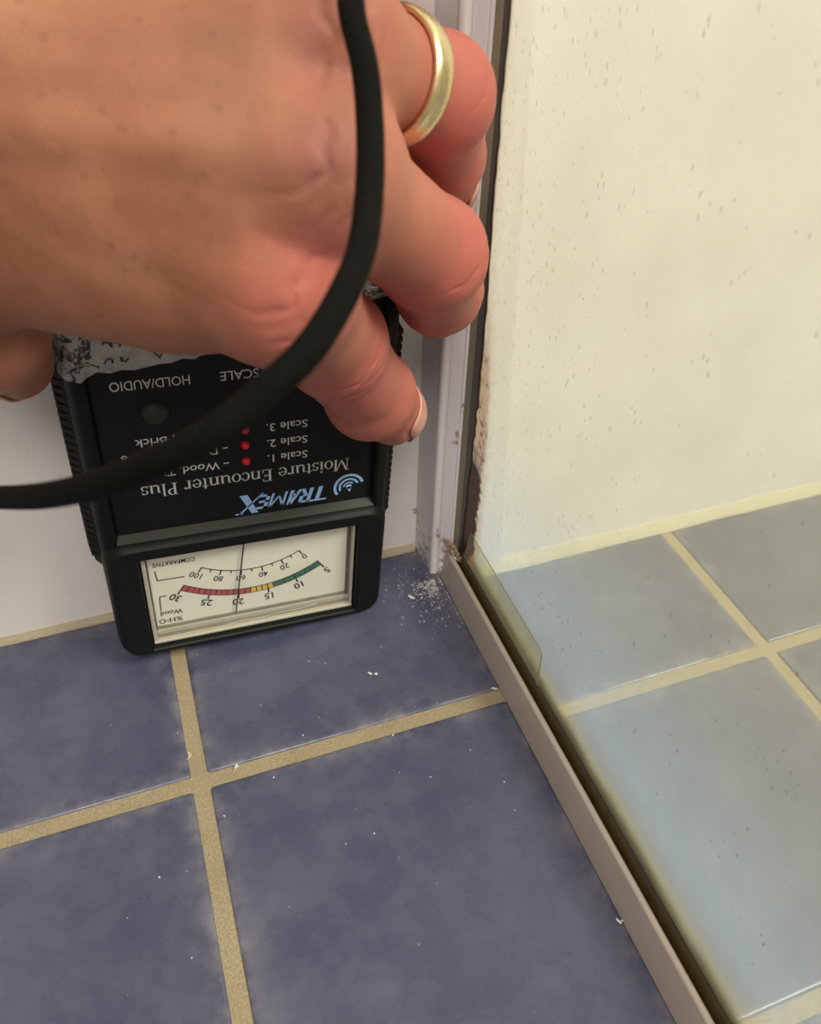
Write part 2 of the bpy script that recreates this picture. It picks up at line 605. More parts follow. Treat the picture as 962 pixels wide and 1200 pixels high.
# clear strip stuck along the foot of the pane
k = N('clear_plastic_strip'); nt = k.t
nt.nodes.remove(k.bsdf)
tr = k.n('ShaderNodeBsdfTransparent'); tr.inputs[0].default_value = (0.97, 0.97, 0.92, 1)
df = k.n('ShaderNodeBsdfDiffuse'); df.inputs[0].default_value = (0.88, 0.84, 0.58, 1)
gl = k.n('ShaderNodeBsdfGlossy'); gl.inputs['Roughness'].default_value = 0.2
a1 = k.n('ShaderNodeMixShader'); a1.inputs[0].default_value = 0.13
k.l(tr.outputs[0], a1.inputs[1]); k.l(df.outputs[0], a1.inputs[2])
a2 = k.n('ShaderNodeMixShader'); a2.inputs[0].default_value = 0.05
k.l(a1.outputs[0], a2.inputs[1]); k.l(gl.outputs[0], a2.inputs[2]); k.l(a2.outputs[0], k.out.inputs[0])
mb = MB()
outl = [(-26, 17.2), (-86, 17.2), (-85.3, 21.2), (-85, 30.6), (-83.6, 32.0), (-30, 32.0)]
mb.loft([[(8.95, y, z) for y, z in outl], [(8.7, y, z) for y, z in outl]])
o = sbuild(mb, 'clear_strip', k.m); o['label'] = 'clear plastic strip stuck to the foot of the pane'
mb = MB()
for (ya, za), (yb, zb) in zip(outl[2:5], outl[3:6]):
    d = Vector((0, yb - ya, zb - za)).normalized(); nrm = Vector((0, -d.z, d.y)) * 0.13
    q = [(ya - nrm.y, za - nrm.z), (yb - nrm.y, zb - nrm.z), (yb + nrm.y, zb + nrm.z), (ya + nrm.y, za + nrm.z)]
    mb.loft([[(8.69, y, z) for y, z in q], [(8.62, y, z) for y, z in q]])
for i in range(26):
    y0 = -34 - 48 * rng.random(); z0 = 19 + 12 * rng.random(); L = 0.6 + 2.2 * rng.random() ** 2
    q = [(y0, z0), (y0 - L, z0 - 0.25 * L), (y0 - L, z0 - 0.25 * L + .1), (y0, z0 + .1)]
    mb.loft([[(8.69, y, z) for y, z in q], [(8.65, y, z) for y, z in q]])
o = sbuild(mb, 'strip_edge', plain('grimy_strip_edge', (0.12, 0.11, 0.06), 0.6)); o['label'] = 'grimy dark outline of the clear strip'

# ------------------------------------------------------------------ moisture meter
TH = math.radians(3.8)
meter = empty('moisture_meter', (-0.0672, -0.0003, 0.0031), (0, TH, 0))
tag(meter, 'black handheld moisture meter held upside down against the white wall', 'meter')


def plastic(name, c, rough=0.5):
    k = N(name)
    v = k.coord()
    a = k.noise(v, 1800, 2, 0.6)
    s = k.smooth(k.noise(v, 70, 5, 0.7), 0.55, 0.8)
    col = k.mix(k.math('MULTIPLY', s, 0.4), c, [min(1, x * 2.2 + 0.006) for x in c])
    k.set(col=col, rough=rough, spec=0.22, normal=k.bump(a, 0.12, 0.0003))
    return k.m


M_BLK = plastic('black_abs_plastic', (0.0050, 0.0056, 0.0050), 0.50)
M_PANEL = plastic('black_printed_panel', (0.0065, 0.0075, 0.0070), 0.58)
M_RUB = plastic('black_rubber', (0.007, 0.007, 0.0065), 0.6)
M_WHT = plain('white_ink', (0.55, 0.56, 0.53), 0.6)
M_BLUE = plain('pale_blue_ink', (0.28, 0.46, 0.78), 0.5)
M_INK = plain('black_dial_ink', (0.02, 0.02, 0.02), 0.6)


def L(u, d, w_):           # meter local point: u right, d out of the wall, w up
    return (u, -d, w_)


def rrect(hu, w0, w1, r, d, n=6):
    pts = []
    for cu, cw, a0 in ((hu - r, w1 - r, 0), (-hu + r, w1 - r, 90), (-hu + r, w0 + r, 180), (hu - r, w0 + r, 270)):
        for i in range(n + 1):
            a = math.radians(a0 + 90 * i / n)
            pts.append(L(cu + r * math.cos(a), d, cw + r * math.sin(a)))
    return pts


# upper body, lofted up the length
def body_ring(wv, dface, s=1.0, dd=0.0):
    prof = [(43, .3), (45.5, 1.2), (46.2, 4), (46.4, 11), (45.6, 17), (44.2, 21.5), (42.4, 24.0), (40.2, 24.8), (39.4, 24.2), (38.7, dface)]
    pts = [L(u * s, max(.3, d - dd if d > 12 else d + dd), wv) for u, d in prof]
    pts += [L(-u * s, max(.3, d - dd if d > 12 else d + dd), wv) for u, d in reversed(prof)]
    return pts


mb = MB()
mb.loft([body_ring(40, 22.0), body_ring(60, 22.0), body_ring(100, 22.0), body_ring(146, 22.0), body_ring(150, 22.0, 0.985, 1.0), body_ring(152.5, 22.0, 0.955, 2.6), body_ring(153.5, 22, 0.92, 5)])
body = mb.build('body_shell', M_BLK, meter); autosmooth(body, 35)

mb = MB()
mb.loft([rrect(43.5, 1.2, 46, 5, 0.4), rrect(44.6, 0.2, 47, 6, 2.5), rrect(44.9, 0, 47, 6.5, 12), rrect(44.6, 0.0, 49.5, 6.5, 21.6), rrect(43.9, 0.2, 48.8, 6.4, 24.6),
         rrect(43.0, 1.0, 48.0, 6.0, 26.3), rrect(42.0, 1.9, 47.2, 5.4, 27.0), rrect(35.0, 3.0, 43.6, 1.2, 27.0), rrect(34.4, 3.4, 43.1, 0.9, 26.4), rrect(34.2, 3.5, 43.0, 0.8, 18.5)], cap1=True)
hous = mb.build('dial_housing', M_BLK, meter); autosmooth(hous, 28)
# bevel between panel and housing; its lit slope is painted as paler plastic
mb = MB(); mb.loft([[L(38.9, 22.1, 50.6), L(-38.9, 22.1, 50.6), L(-39.5, 24.6, 48.9), L(39.5, 24.6, 48.9)], [L(38.9, 22.0, 50.4), L(-38.9, 22.0, 50.4), L(-39.5, 24.0, 48.6), L(39.5, 24.0, 48.6)]])
o = mb.build('bevel_strip', plastic('lit_bevel_plastic', (0.034, 0.036, 0.030), 0.42), meter)
mb = MB(); mb.box(L(38.4, 22.15, 51.0), L(-38.4, 22.0, 150))
mb.build('face_panel', M_PANEL, meter)

# ribbed grips, both flanks
for sgn in (1, -1):
    mb = MB()
    for i in range(27):
        wv = 40.5 + i * 2.5
        a = [(45.2, 3.0, wv - 1.6), (47.6, 4.0, wv - 1.3), (48.2, 11, wv), (47.2, 18.0, wv + 1.3), (44.6, 20.8, wv + 1.9)]
        r0 = [L(sgn * u, d, q - .8) for u, d, q in a] + [L(sgn * (u - 1.6), d, q - .9) for u, d, q in reversed(a)]
        r1 = [L(sgn * u, d, q + .55) for u, d, q in a] + [L(sgn * (u - 1.6), d, q + .9) for u, d, q in reversed(a)]
        mb.loft([r0, r1])
    # backing of the grip
    prof = [(45.0, 2.4), (47.2, 4), (47.5, 11), (46.6, 17.6), (44.6, 20.6), (43, 11)]
    mb.loft([[L(sgn * u, d, q) for u, d in prof] for q in (38.8, 39.6, 108)])
    o = mb.build('ribbed_grip', M_RUB, meter); o['kind'] = 'stuff'

# dial
def dial_material():
    k = N('ivory_dial')
    v = k.coord()
    a = k.noise(v, 120, 4, 0.6)
    sc = k.smooth(k.noise(v, 260, 4, 0.7, dist=2.0), 0.64, 0.72)
    c = k.mix(a, (0.90, 0.87, 0.79), (0.95, 0.93, 0.86))
    c = k.mix(k.math('MULTIPLY', sc, 0.22), c, (0.35, 0.32, 0.28))
    k.set(col=c, rough=0.5)
    return k.m


M_DIAL = dial_material()
mb = MB(); mb.box(L(33.9, 21.5, 7.6), L(-33.9, 18.6, 42.9))
mb.build('dial_plate', M_DIAL, meter)
DF = 21.55
PIV = (-0.3, 58.0)


def sector(mb, r0, r1, a0, a1, n, d=DF, th=0.08):
    """annular sector; angle measured from straight down (towards -w), positive to +u"""
    for i in range(n):
        b0 = math.radians(a0 + (a1 - a0) * i / n); b1 = math.radians(a0 + (a1 - a0) * (i + 1) / n)
        q = []
        for r, b in ((r0, b0), (r1, b0), (r1, b1), (r0, b1)):
            q.append((PIV[0] + r * math.sin(b), PIV[1] - r * math.cos(b)))
        mb.loft([[L(u, d, q_) for u, q_ in q], [L(u, d + th, q_) for u, q_ in q]])
    return mb


def angA(val): return 34.3 - (val - 5) * 2.71
def angC(val): return 31.2 - 0.62 * val


for cname, c, a, b in (('red_band', (0.52, 0.075, 0.10), 30, 18), ('yellow_band', (0.80, 0.55, 0.10), 18, 14), ('green_band', (0.045, 0.19, 0.125), 14, 5)):
    mb = MB()
    step = 1
    vals = list(range(b, a))
    for v0 in vals:
        sector(mb, 39.5, 41.5, angA(v0) - .28, angA(v0 + 1) + .28, 1, DF + .06)
    mb.build(cname, plain(cname + '_ink', c, 0.55), meter)
mb = MB()
sector(mb, 39.2, 39.5, angA(5) + .35, angA(30) - .35, 30)
sector(mb, 41.5, 41.8, angA(5) + .35, angA(30) - .35, 30)
for v0 in range(5, 31):
    big = v0 % 5 == 0
    sector(mb, 39.3, 43.6 if big else 41.7, angA(v0) - (.34 if big else .22), angA(v0) + (.34 if big else .22), 1, DF + .02)
sector(mb, 30.55, 30.85, angC(0), angC(100), 24)
for v0 in range(0, 101, 10):
    big = v0 % 20 == 0
    sector(mb, 30.6, 32.8 if big else 31.9, angC(v0) - .36, angC(v0) + .36, 1)


def line2(mb, a, b, wd, d=DF, th=0.07):
    a = Vector(a); b = Vector(b); t = (b - a).normalized(); nn = Vector((-t.y, t.x)) * wd / 2
    q = [a - nn, b - nn, b + nn, a + nn]
    mb.loft([[L(p.x, d, p.y) for p in q], [L(p.x, d + th, p.y) for p in q]])


for pa, pb in (((-30.2, 33.4), (-29.9, 29.2)), ((-29.9, 29.2), (-21.6, 29.0)), ((-27.9, 21.9), (-30.0, 21.9)), ((-30.0, 21.9), (-30.3, 15.4))):
    line2(mb, pa, pb, 0.35)
mb.build('scale_marks', M_INK, meter)


def text(body_, size, centre, d, mat, name, rot=0.0, bold=0.002, shear=0.0, width=None, align='CENTER', parent=meter, th=0.08):
    """lettering printed upside down like the meter; size = cap height in mm"""
    cu = bpy.data.curves.new(name, 'FONT')
    cu.body = body_
    cu.align_x = align
    cu.align_y = 'BOTTOM_BASELINE'
    cu.size = 1.0
    cu.offset = bold
    cu.shear = shear
    cu.extrude = 0.0
    cu.resolution_u = 3
    to = bpy.data.objects.new(name, cu)
    COL.objects.link(to)
    dg = bpy.context.evaluated_depsgraph_get()
    me = bpy.data.meshes.new_from_object(to.evaluated_get(dg))
    bpy.data.objects.remove(to)
    me.name = name
    co = np.array([v.co[:] for v in me.vertices])
    capk = size / 0.69
    sx = capk
    if width:
        sx = width / (co[:, 0].max() - co[:, 0].min())
    c, s = math.cos(rot), math.sin(rot)
    for v in me.vertices:
        x, y = v.co.x * sx, v.co.y * capk
        x, y = c * x - s * y, s * x + c * y
        v.co = Vector(L(centre[0] - x, d + th, centre[1] - y)) * MM
    me.materials.clear()
    me.materials.append(mat)
    o = bpy.data.objects.new(name, me)
    COL.objects.link(o)
    o.parent = parent
    return o


for v0 in (5, 10, 15, 20, 25, 30):
    b = math.radians(angA(v0)); r = 43.9
    rot = b
    if v0 == 5: r = 44.3
    text(str(v0), 2.7, (PIV[0] + r * math.sin(b), PIV[1] - r * math.cos(b)), DF, M_INK, 'numeral', rot=rot, bold=0.018)
for v0 in (0, 20, 40, 60, 80, 100):
    b = math.radians(angC(v0)); r = 33.2
    text(str(v0), 2.2, (PIV[0] + r * math.sin(b), PIV[1] - r * math.cos(b)), DF, M_INK, 'numeral', rot=b, bold=0.008)
text('COMPARATIVE', 1.7, (-24.2, 36.8), DF, M_INK, 'lettering', width=13.0, bold=0.012)
text('Wood', 2.0, (-27.1, 14.9), DF, M_INK, 'lettering', bold=0.014, width=7.0)
text('%H', 2.0, (-23.8, 11.4), DF, M_INK, 'lettering', bold=0.012, align='LEFT', width=4.2)
text('2', 1.1, (-28.2, 10.9), DF, M_INK, 'lettering', align='LEFT')
text('O', 2.0, (-29.1, 11.4), DF, M_INK, 'lettering', bold=0.012, align='LEFT')

# needle
mb = MB()
a = Vector((-6.5, 9.2)); b = Vector((-2.0, 42.9))
t = (b - a).normalized(); nn = Vector((-t.y, t.x))
for (p0, p1, wd) in ((a, b, 0.19),):
    q = [p0 - nn * wd, p1 - nn * wd, p1 + nn * wd, p0 + nn * wd]
    mb.loft([[L(p.x, DF + .8, p.y) for p in q], [L(p.x, DF + 1.1, p.y) for p in q]])
mb.build('needle', M_INK, meter)

# clear window with stepped rim
k = N('clear_window_plastic'); nt = k.t
nt.nodes.remove(k.bsdf)
tr = k.n('ShaderNodeBsdfTransparent'); tr.inputs[0].default_value = (0.97, 0.97, 0.95, 1)
gl = k.n('ShaderNodeBsdfGlossy'); gl.inputs['Roughness'].default_value = 0.06
fr = k.n('ShaderNodeFresnel'); fr.inputs[0].default_value = 1.4
a2 = k.n('ShaderNodeMixShader')
k.l(k.math('MULTIPLY', fr.outputs[0], 0.12), a2.inputs[0]); k.l(tr.outputs[0], a2.inputs[1]); k.l(gl.outputs[0], a2.inputs[2]); k.l(a2.outputs[0], k.out.inputs[0])
mb = MB(); mb.box(L(34.0, 24.6, 5.0), L(-34.0, 23.6, 42.9))
mb.build('dial_window', k.m, meter)
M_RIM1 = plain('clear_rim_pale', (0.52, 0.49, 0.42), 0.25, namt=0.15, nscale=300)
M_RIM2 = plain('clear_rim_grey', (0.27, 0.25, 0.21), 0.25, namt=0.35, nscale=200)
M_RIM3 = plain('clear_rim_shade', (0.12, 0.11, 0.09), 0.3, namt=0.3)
def rim(name, mat, u0, u1, w0, w1, d0, d1):
    mb = MB(); mb.box(L(u1, d1, w0), L(u0, d0, w1)); o = mb.build(name, mat, meter); bevel(o, 0.25, 2); return o
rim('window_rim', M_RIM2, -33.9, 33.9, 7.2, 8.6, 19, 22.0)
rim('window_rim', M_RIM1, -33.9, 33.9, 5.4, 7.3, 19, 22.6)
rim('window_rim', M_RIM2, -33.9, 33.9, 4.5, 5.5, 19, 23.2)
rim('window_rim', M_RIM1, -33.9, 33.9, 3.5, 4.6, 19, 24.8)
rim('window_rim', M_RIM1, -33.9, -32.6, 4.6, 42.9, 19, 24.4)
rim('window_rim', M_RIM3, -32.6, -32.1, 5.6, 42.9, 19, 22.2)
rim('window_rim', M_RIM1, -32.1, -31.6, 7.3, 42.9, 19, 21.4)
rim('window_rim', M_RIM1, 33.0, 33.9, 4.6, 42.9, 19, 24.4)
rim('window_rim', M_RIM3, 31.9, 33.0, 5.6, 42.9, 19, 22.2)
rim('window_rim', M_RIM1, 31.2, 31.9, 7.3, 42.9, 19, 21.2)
# cracked plastic along the lower rim
mb = MB()
pts = [(-31, 5.2), (-22, 6.0), (-12, 5.9), (-5, 6.9), (2, 6.5), (6, 7.2), (14, 7.1), (21, 7.9)]
for p0, p1 in zip(pts, pts[1:]): line2(mb, p0, p1, 0.28, 24.62, 0.06)
mb.build('window_crack', plain('pale_crack', (0.70, 0.66, 0.56), 0.4), meter)

# face lettering
FD = 22.16
text('HOLD/AUDIO', 2.75, (-13.4, 102.0), FD, M_WHT, 'lettering', align='LEFT', width=20.2)
text('SCALE', 2.75, (4.7, 102.0), FD, M_WHT, 'lettering', align='LEFT', width=10.3)
for i, (bw, tail, wd) in enumerate(((72.6, 'Wood, Timber', 24.2), (78.0, 'Drywall, Roofing', 26.0), (83.6, 'Plaster, Brick', 21.8))):
    text('Scale %d.' % (i + 1), 2.6, (18.3, bw), FD, M_WHT, 'lettering', align='LEFT', width=12.0, bold=0.004)
    text('-', 2.4, (-4.9, bw), FD, M_WHT, 'lettering', align='LEFT', width=1.5, bold=0.004)
    text(tail, 2.6, (-7.8, bw), FD, M_WHT, 'lettering', align='LEFT', width=wd, bold=0.004)


# serif lettering, drawn as outlines
class Glyph:
    def __init__(s): s.p = []
    def quad(s, *q): s.p.append(list(q)); return s
    def rect(s, x0, y0, x1, y1): return s.quad((x0, y0), (x1, y0), (x1, y1), (x0, y1))
    def serif(s, x, y, up, wd=.12, e=.07):
        return s.rect(x - wd / 2 - e, y if up else y - .04, x + wd / 2 + e, y + .04 if up else y)
    def ring(s, cx, cy, rx, ry, tx, ty, a0, a1, n=20):
        for i in range(n):
            b0 = math.radians(a0 + (a1 - a0) * i / n); b1 = math.radians(a0 + (a1 - a0) * (i + 1) / n)
            s.quad((cx + rx * math.cos(b0), cy + ry * math.sin(b0)), (cx + rx * math.cos(b1), cy + ry * math.sin(b1)),
                   (cx + (rx - tx) * math.cos(b1), cy + (ry - ty) * math.sin(b1)), (cx + (rx - tx) * math.cos(b0), cy + (ry - ty) * math.sin(b0)))
        return s


def serif_glyph(ch):
    g = Glyph(); X = .68
    if ch == 'M':
        g.rect(.08, 0, .13, 1).rect(.82, 0, .95, 1).quad((.06, 1), (.2, 1), (.53, .1), (.46, .02)).quad((.44, .05), (.5, .02), (.86, 1), (.80, 1))
        g.serif(.105, 0, True, .06, .09).serif(.885, 0, True).serif(.07, 1, False, .1, .05).serif(.9, 1, False); return g, 1.06
    if ch == 'o': g.ring(.3, X / 2, .29, X / 2 + .015, .11, .045, 0, 360); return g, .62
    if ch == 'i': g.rect(.1, 0, .22, X).serif(.16, 0, True).serif(.12, X, False, .1, .03).ring(.16, .88, .075, .075, .075, .075, 0, 360, 10); return g, .33
    if ch == 'l': g.rect(.1, 0, .22, 1.02).serif(.16, 0, True).serif(.12, 1.02, False, .1, .03); return g, .33
    if ch == 's': g.ring(.24, .505, .19, .185, .08, .06, 30, 250, 12).ring(.24, .185, .21, .2, .09, .06, -150, 70, 12).rect(.03, .0, .06, .2).rect(.39, .48, .42, .68); return g, .48
    if ch == 't': g.rect(.13, .1, .25, .86).rect(.02, X - .05, .38, X).ring(.26, .12, .13, .13, .11, .05, 180, 310, 8); return g, .4
    if ch == 'u': g.rect(.09, .15, .21, X).rect(.5, 0, .62, X).ring(.31, .2, .22, .21, .11, .08, 180, 330, 10).serif(.12, X, False, .1, .04).serif(.53, X, False, .1, .04).rect(.56, 0, .7, .04); return g, .72
    if ch == 'n': g.rect(.1, 0, .22, X).rect(.5, 0, .62, X - .17).ring(.4, X - .2, .22, .21, .11, .08, 0, 150, 10).serif(.16, 0, True).serif(.56, 0, True).serif(.12, X, False, .1, .03); return g, .72
    if ch == 'r': g.rect(.1, 0, .22, X).ring(.37, X - .17, .17, .18, .06, .07, 70, 175, 8).ring(.42, X - .09, .075, .075, .075, .075, 0, 360, 10).serif(.16, 0, True).serif(.12, X, False, .1, .03); return g, .52
    if ch == 'e': g.ring(.3, X / 2, .28, X / 2 + .015, .11, .05, 5, 325, 20).rect(.08, .36, .56, .41); return g, .6
    if ch == 'c': g.ring(.3, X / 2, .28, X / 2 + .015, .12, .05, 45, 320, 18).ring(.46, .54, .07, .07, .07, .07, 0, 360, 8); return g, .56
    if ch == 'E': g.rect(.12, 0, .26, 1).rect(.05, 0, .66, .05).rect(.05, .95, .64, 1).rect(.2, .48, .52, .53).rect(.6, 0, .66, .24).rect(.59, .78, .64, 1).rect(.48, .38, .52, .63); return g, .74
    if ch == 'P': g.rect(.12, 0, .26, 1).serif(.19, 0, True, .14, .09).rect(.05, .95, .36, 1).rect(.2, .45, .36, .5).ring(.36, .725, .26, .275, .13, .05, -90, 90, 14); return g, .68
    return g, .34


def polys_to_part(polys, name, mat, d, th=0.02):
    mb = MB()
    for q in polys: mb.add([L(u, d + th, w_) for u, w_ in q], [tuple(range(len(q)))])
    return mb.build(name, mat, meter, fix=False)


def serif_text(s_, start, cap, width, name, mat):
    x = 0; polys = []
    for ch in s_:
        g, adv = serif_glyph(ch)
        for q in g.p: polys.append([(x + a, b) for a, b in q])
        x += adv
    kx = width / x
    polys_to_part([[(start[0] - a * kx, start[1] - b * cap) for a, b in q] for q in polys], name, mat, FD)


serif_text('Moisture Encounter Plus', (31.2, 67.4), 4.4, 61.6, 'lettering', M_WHT)


# blue slanted logo lettering
def strokes(segs, wd):
    out = []
    for a, b in segs:
        a = Vector(a); b = Vector(b); t = (b - a).normalized(); nn = Vector((-t.y, t.x)) * wd / 2
        out.append([a - nn, b - nn, b + nn, a + nn])
    return out


def logo():
    polys = []
    def put(qs, x0, sx, sy, sh=0.30):
        for q in qs:
            polys.append([(24.6 - (x0 + p[0] * sx + p[1] * sy * sh), 58.0 - p[1] * sy) for p in q])
    H = 5.4
    R_ = lambda x0, y0, x1, y1: [(x0, y0), (x1, y0), (x1, y1), (x0, y1)]
    put([R_(.30, 0, .62, .9), R_(-.28, .9, 1.2, 1.02)], 0.0, 4.2, H)                               # T with a long bar
    put([R_(0, 0, .30, 1), R_(.25, .86, .7, 1), R_(.25, .42, .7, .56), R_(.62, .5, .92, .94), [(.35, .45), (.62, .45), (1.0, 0), (.68, 0)]], 4.2, 4.0, H)   # R
    put([[(0, 0), (.26, 0), (.80, 1), (.50, 1)], R_(.62, 0, .92, 1), R_(.3, .25, .75, .38)], 7.9, 3.9, H)     # A
    put([R_(0, 0, .16, 1), R_(.84, 0, 1.0, 1), [(.0, 1), (.15, 1), (.55, .22), (.44, .22)], [(.44, .22), (.55, .22), (1.0, 1), (.85, 1)]], 12.4, 4.9, H)   # M
    put([R_(0, 0, .32, 1), R_(0, .84, .95, 1), R_(0, .42, .85, .57), R_(0, 0, .95, .15)], 17.7, 3.6, H)       # E
    put([[(.0, 1.22), (.30, 1.22), (1.05, -.15), (.70, -.15)]], 20.2, 7.0, H, .25)
    put([[(-.12, -.15), (-.02, -.15), (1.25, 1.22), (1.10, 1.22)], R_(.98, 1.12, 1.4, 1.22)], 20.6, 5.4, H, .12)   # X
    return polys


polys_to_part(logo(), 'lettering', M_BLUE, FD)
# wave emblem beside it: drop and three arcs
polys = []
cx, cw = 31.6, 56.2
for r0, r1, a0, a1 in ((2.6, 3.35, 20, 205), (4.1, 5.0, 15, 215), (1.4, 1.9, 40, 180)):
    g = Glyph().ring(cx, cw, r1, r1, r1 - r0, r1 - r0, a0, a1, 18)
    polys += g.p
g = Glyph().ring(cx, cw, 1.0, 1.0, 1.0, 1.0, 0, 360, 14)
polys += g.p
polys.append([(cx - .9, cw - .2), (cx + .4, cw - 2.2), (cx + .95, cw)])
polys_to_part(polys, 'emblem', M_BLUE, FD)


# buttons and lamps
def dome(name, c, r, h, d, mat, n=28, rings=7):
    mb = MB(); rr = []
    for i in range(rings):
        a = PI / 2 * i / (rings - 1) * 0.98
        rr.append([L(c[0] + r * math.cos(a) * math.cos(2 * PI * j / n), d + h * math.sin(a), c[1] + r * math.cos(a) * math.sin(2 * PI * j / n)) for j in range(n)])
    mb.loft(rr, cap0=False)
    return mb.build(name, mat, meter, smooth=True)


M_BTN = plastic('dark_button_rubber', (0.030, 0.030, 0.025), 0.45)
M_WELL = plain('button_well_black', (0.002, 0.002, 0.002), 0.8)
for c in ((-23.5, 91.6), (-0.4, 92.0)):
    b = dome('button', c, 3.8, 2.4, 22.1, M_BTN)
    mb = MB(); n = 32
    rings = []
    for r, d in ((5.0, 22.12), (4.7, 22.6), (4.3, 22.5), (4.1, 22.2), (3.6, 22.2)):
        rings.append([L(c[0] + r * math.cos(2 * PI * j / n), d, c[1] + r * math.sin(2 * PI * j / n)) for j in range(n)])
    mb.loft(rings, cap0=False, cap1=False)
    o = mb.build('button_collar', M_WELL, b, smooth=True)
k = N('red_lamp_plastic')
k.set(col=(0.62, 0.012, 0.018), rough=0.12, spec=0.6)
for c in ((-0.1, 71.6), (-0.1, 77.3), (0.0, 82.6)):
    o = dome('indicator_lamp', c, 1.35, 1.5, 22.1, k.m, 20, 6)

# torn, scribbled label taped round the upper face
def label_material():
    k = N('worn_grey_label')
    v = k.coord()
    a = k.noise(v, 90, 5, 0.6, dist=0.4)
    c = k.ramp(a, [(0.30, (0.26, 0.255, 0.24)), (0.5, (0.40, 0.395, 0.38)), (0.7, (0.50, 0.49, 0.47))])
    sx = k.n('ShaderNodeSeparateXYZ'); k.l(v, sx.inputs[0])
    side = k.math('ADD', k.smooth(sx.outputs[0], -0.034, -0.0405), k.smooth(sx.outputs[0], 0.030, 0.037))
    t = k.noise(v, 210, 4, 0.65, dist=1.2)
    torn = k.math('MULTIPLY', k.smooth(k.math('ADD', t, k.math('MULTIPLY', side, 0.17)), 0.62, 0.68), 0.95)
    c = k.mix(torn, c, (0.012, 0.012, 0.010))
    cr = k.smooth(k.math('ABSOLUTE', k.math('SUBTRACT', k.noise(v, 120, 3, 0.6, dist=1.0), 0.5)), 0.022, 0.004)
    c = k.mix(k.math('MULTIPLY', cr, 0.5), c, (0.62, 0.60, 0.56))
    k.set(col=c, rough=0.5, normal=k.bump(a, 0.7, 0.002))
    return k.m


def label_sheet():
    prof = [(-45.9, 18), (-45.0, 20.5), (-43.6, 23.2), (-42.2, 24.8), (-40.2, 25.6), (-38.6, 23.2)] + [(u, 22.7) for u in np.linspace(-36, 36, 25)] + [(38.6, 23.2), (40.2, 25.6), (42.2, 24.8), (43.6, 23.2)]
    def lower(u): return 105.2 + (u + 38) * 0.06 + max(0, u + 18) * 0.19 + 1.6 * noise.noise((u * .35, 1, 4)) + .8 * noise.noise((u * 1.3, 7, 4))
    rows = 10; v = []; f = []
    for j in range(rows + 1):
        for u, d in prof:
            l0 = lower(u)
            wv = l0 + (146 - l0) * (j / rows)
            dd = 0.35 * noise.noise((u * .18, wv * .18, 2)) + (.35 if j == 0 else 0)
            v.append(L(u, d + dd, wv))
    n = len(prof)
    for j in range(rows):
        for i in range(n - 1):
            f.append((j * n + i, j * n + i + 1, (j + 1) * n + i + 1, (j + 1) * n + i))
    o = mesh_obj('worn_label', v, f, label_material(), meter, True)
    m = o.modifiers.new('solid', 'SOLIDIFY'); m.thickness = 0.0003; m.offset = -1
    o['label'] = 'torn grey label with scribbled writing'
    return o


label_sheet()
# scribbled handwriting, illegible
mb = MB()
for row in range(3):
    uu = -36.0
    while uu < 34:
        L_ = 1.5 + 2.5 * rng.random()
        base = 107.2 + (uu + 38) * 0.06 + max(0, uu + 18) * 0.19 + row * 4.6
        p = [(uu + L_ * t * .8 + 0.5 * math.sin(t * 7 + uu), base + 1.7 * abs(math.sin(t * 4 + uu * 3)) + .3 * rng.random()) for t in np.linspace(0, 1, 6)]
        if rng.random() < .75:
            for p0, p1 in zip(p, p[1:]): line2(mb, p0, p1, 0.38, 23.12, 0.06)
        uu += L_ + 0.6
mb.build('scribble', plain('brown_marker_ink', (0.075, 0.038, 0.032), 0.6), meter)

# ------------------------------------------------------------------ hand
V3 = lambda *a: np.array(a, float)
J = dict(
    idxM=V3(-59.1, -82.0, 155.5), idxP=V3(-44.2, -59.4, 130.1), idxD=V3(-31.4, -44.4, 105.0), idxT=V3(-22.3, -36.2, 92.5),
    midM=V3(-50.7, -81.3, 174.4), midP=V3(-23.4, -63.3, 149.4), midD=V3(-13.4, -44.0, 131.0), midT=V3(-7.5, -29.0, 118.5),
    rngM=V3(-45.7, -69.5, 189.4), rngP=V3(-19.2, -53.3, 177.0), rngD=V3(-11.4, -36.4, 160.0), rngT=V3(-5.0, -24.6, 148.0),
    litM=V3(-52.0, -53.0, 212.0), litP=V3(-31.0, -40.0, 212.0), litD=V3(-19.0, -31.0, 206.0), litT=V3(-11.0, -26.0, 196.0),
    wr=V3(-124, -44, 190), elb=V3(-300, -120, 300),
    thC=V3(-124, -38, 168), thM=V3(-121, -49, 150), thI=V3(-114, -40, 134.0), thT=V3(-114.0, -25.5, 119.0))
unit_ = lambda a: a / np.linalg.norm(a)
PN = V3(.11, .90, -.41)          # palm direction


def cone(p, a, b, r1, r2):
    ba = b - a; L2 = ba @ ba
    h = np.clip((p - a) @ ba / L2, 0, 1)
    return np.linalg.norm(p - a - h[:, None] * ba, axis=1) - (r1 + (r2 - r1) * h)


def smin(a, b, k):
    h = np.clip(0.5 + 0.5 * (b - a) / k, 0, 1)
    return b + (a - b) * h - k * h * (1 - h)


def chain(p, pts, rs, k=3.0):
    d = None
    for a, b, r1, r2 in zip(pts, pts[1:], rs, rs[1:]):
        c = cone(p, a, b, r1, r2)
        d = c if d is None else smin(d, c, k)
    return d


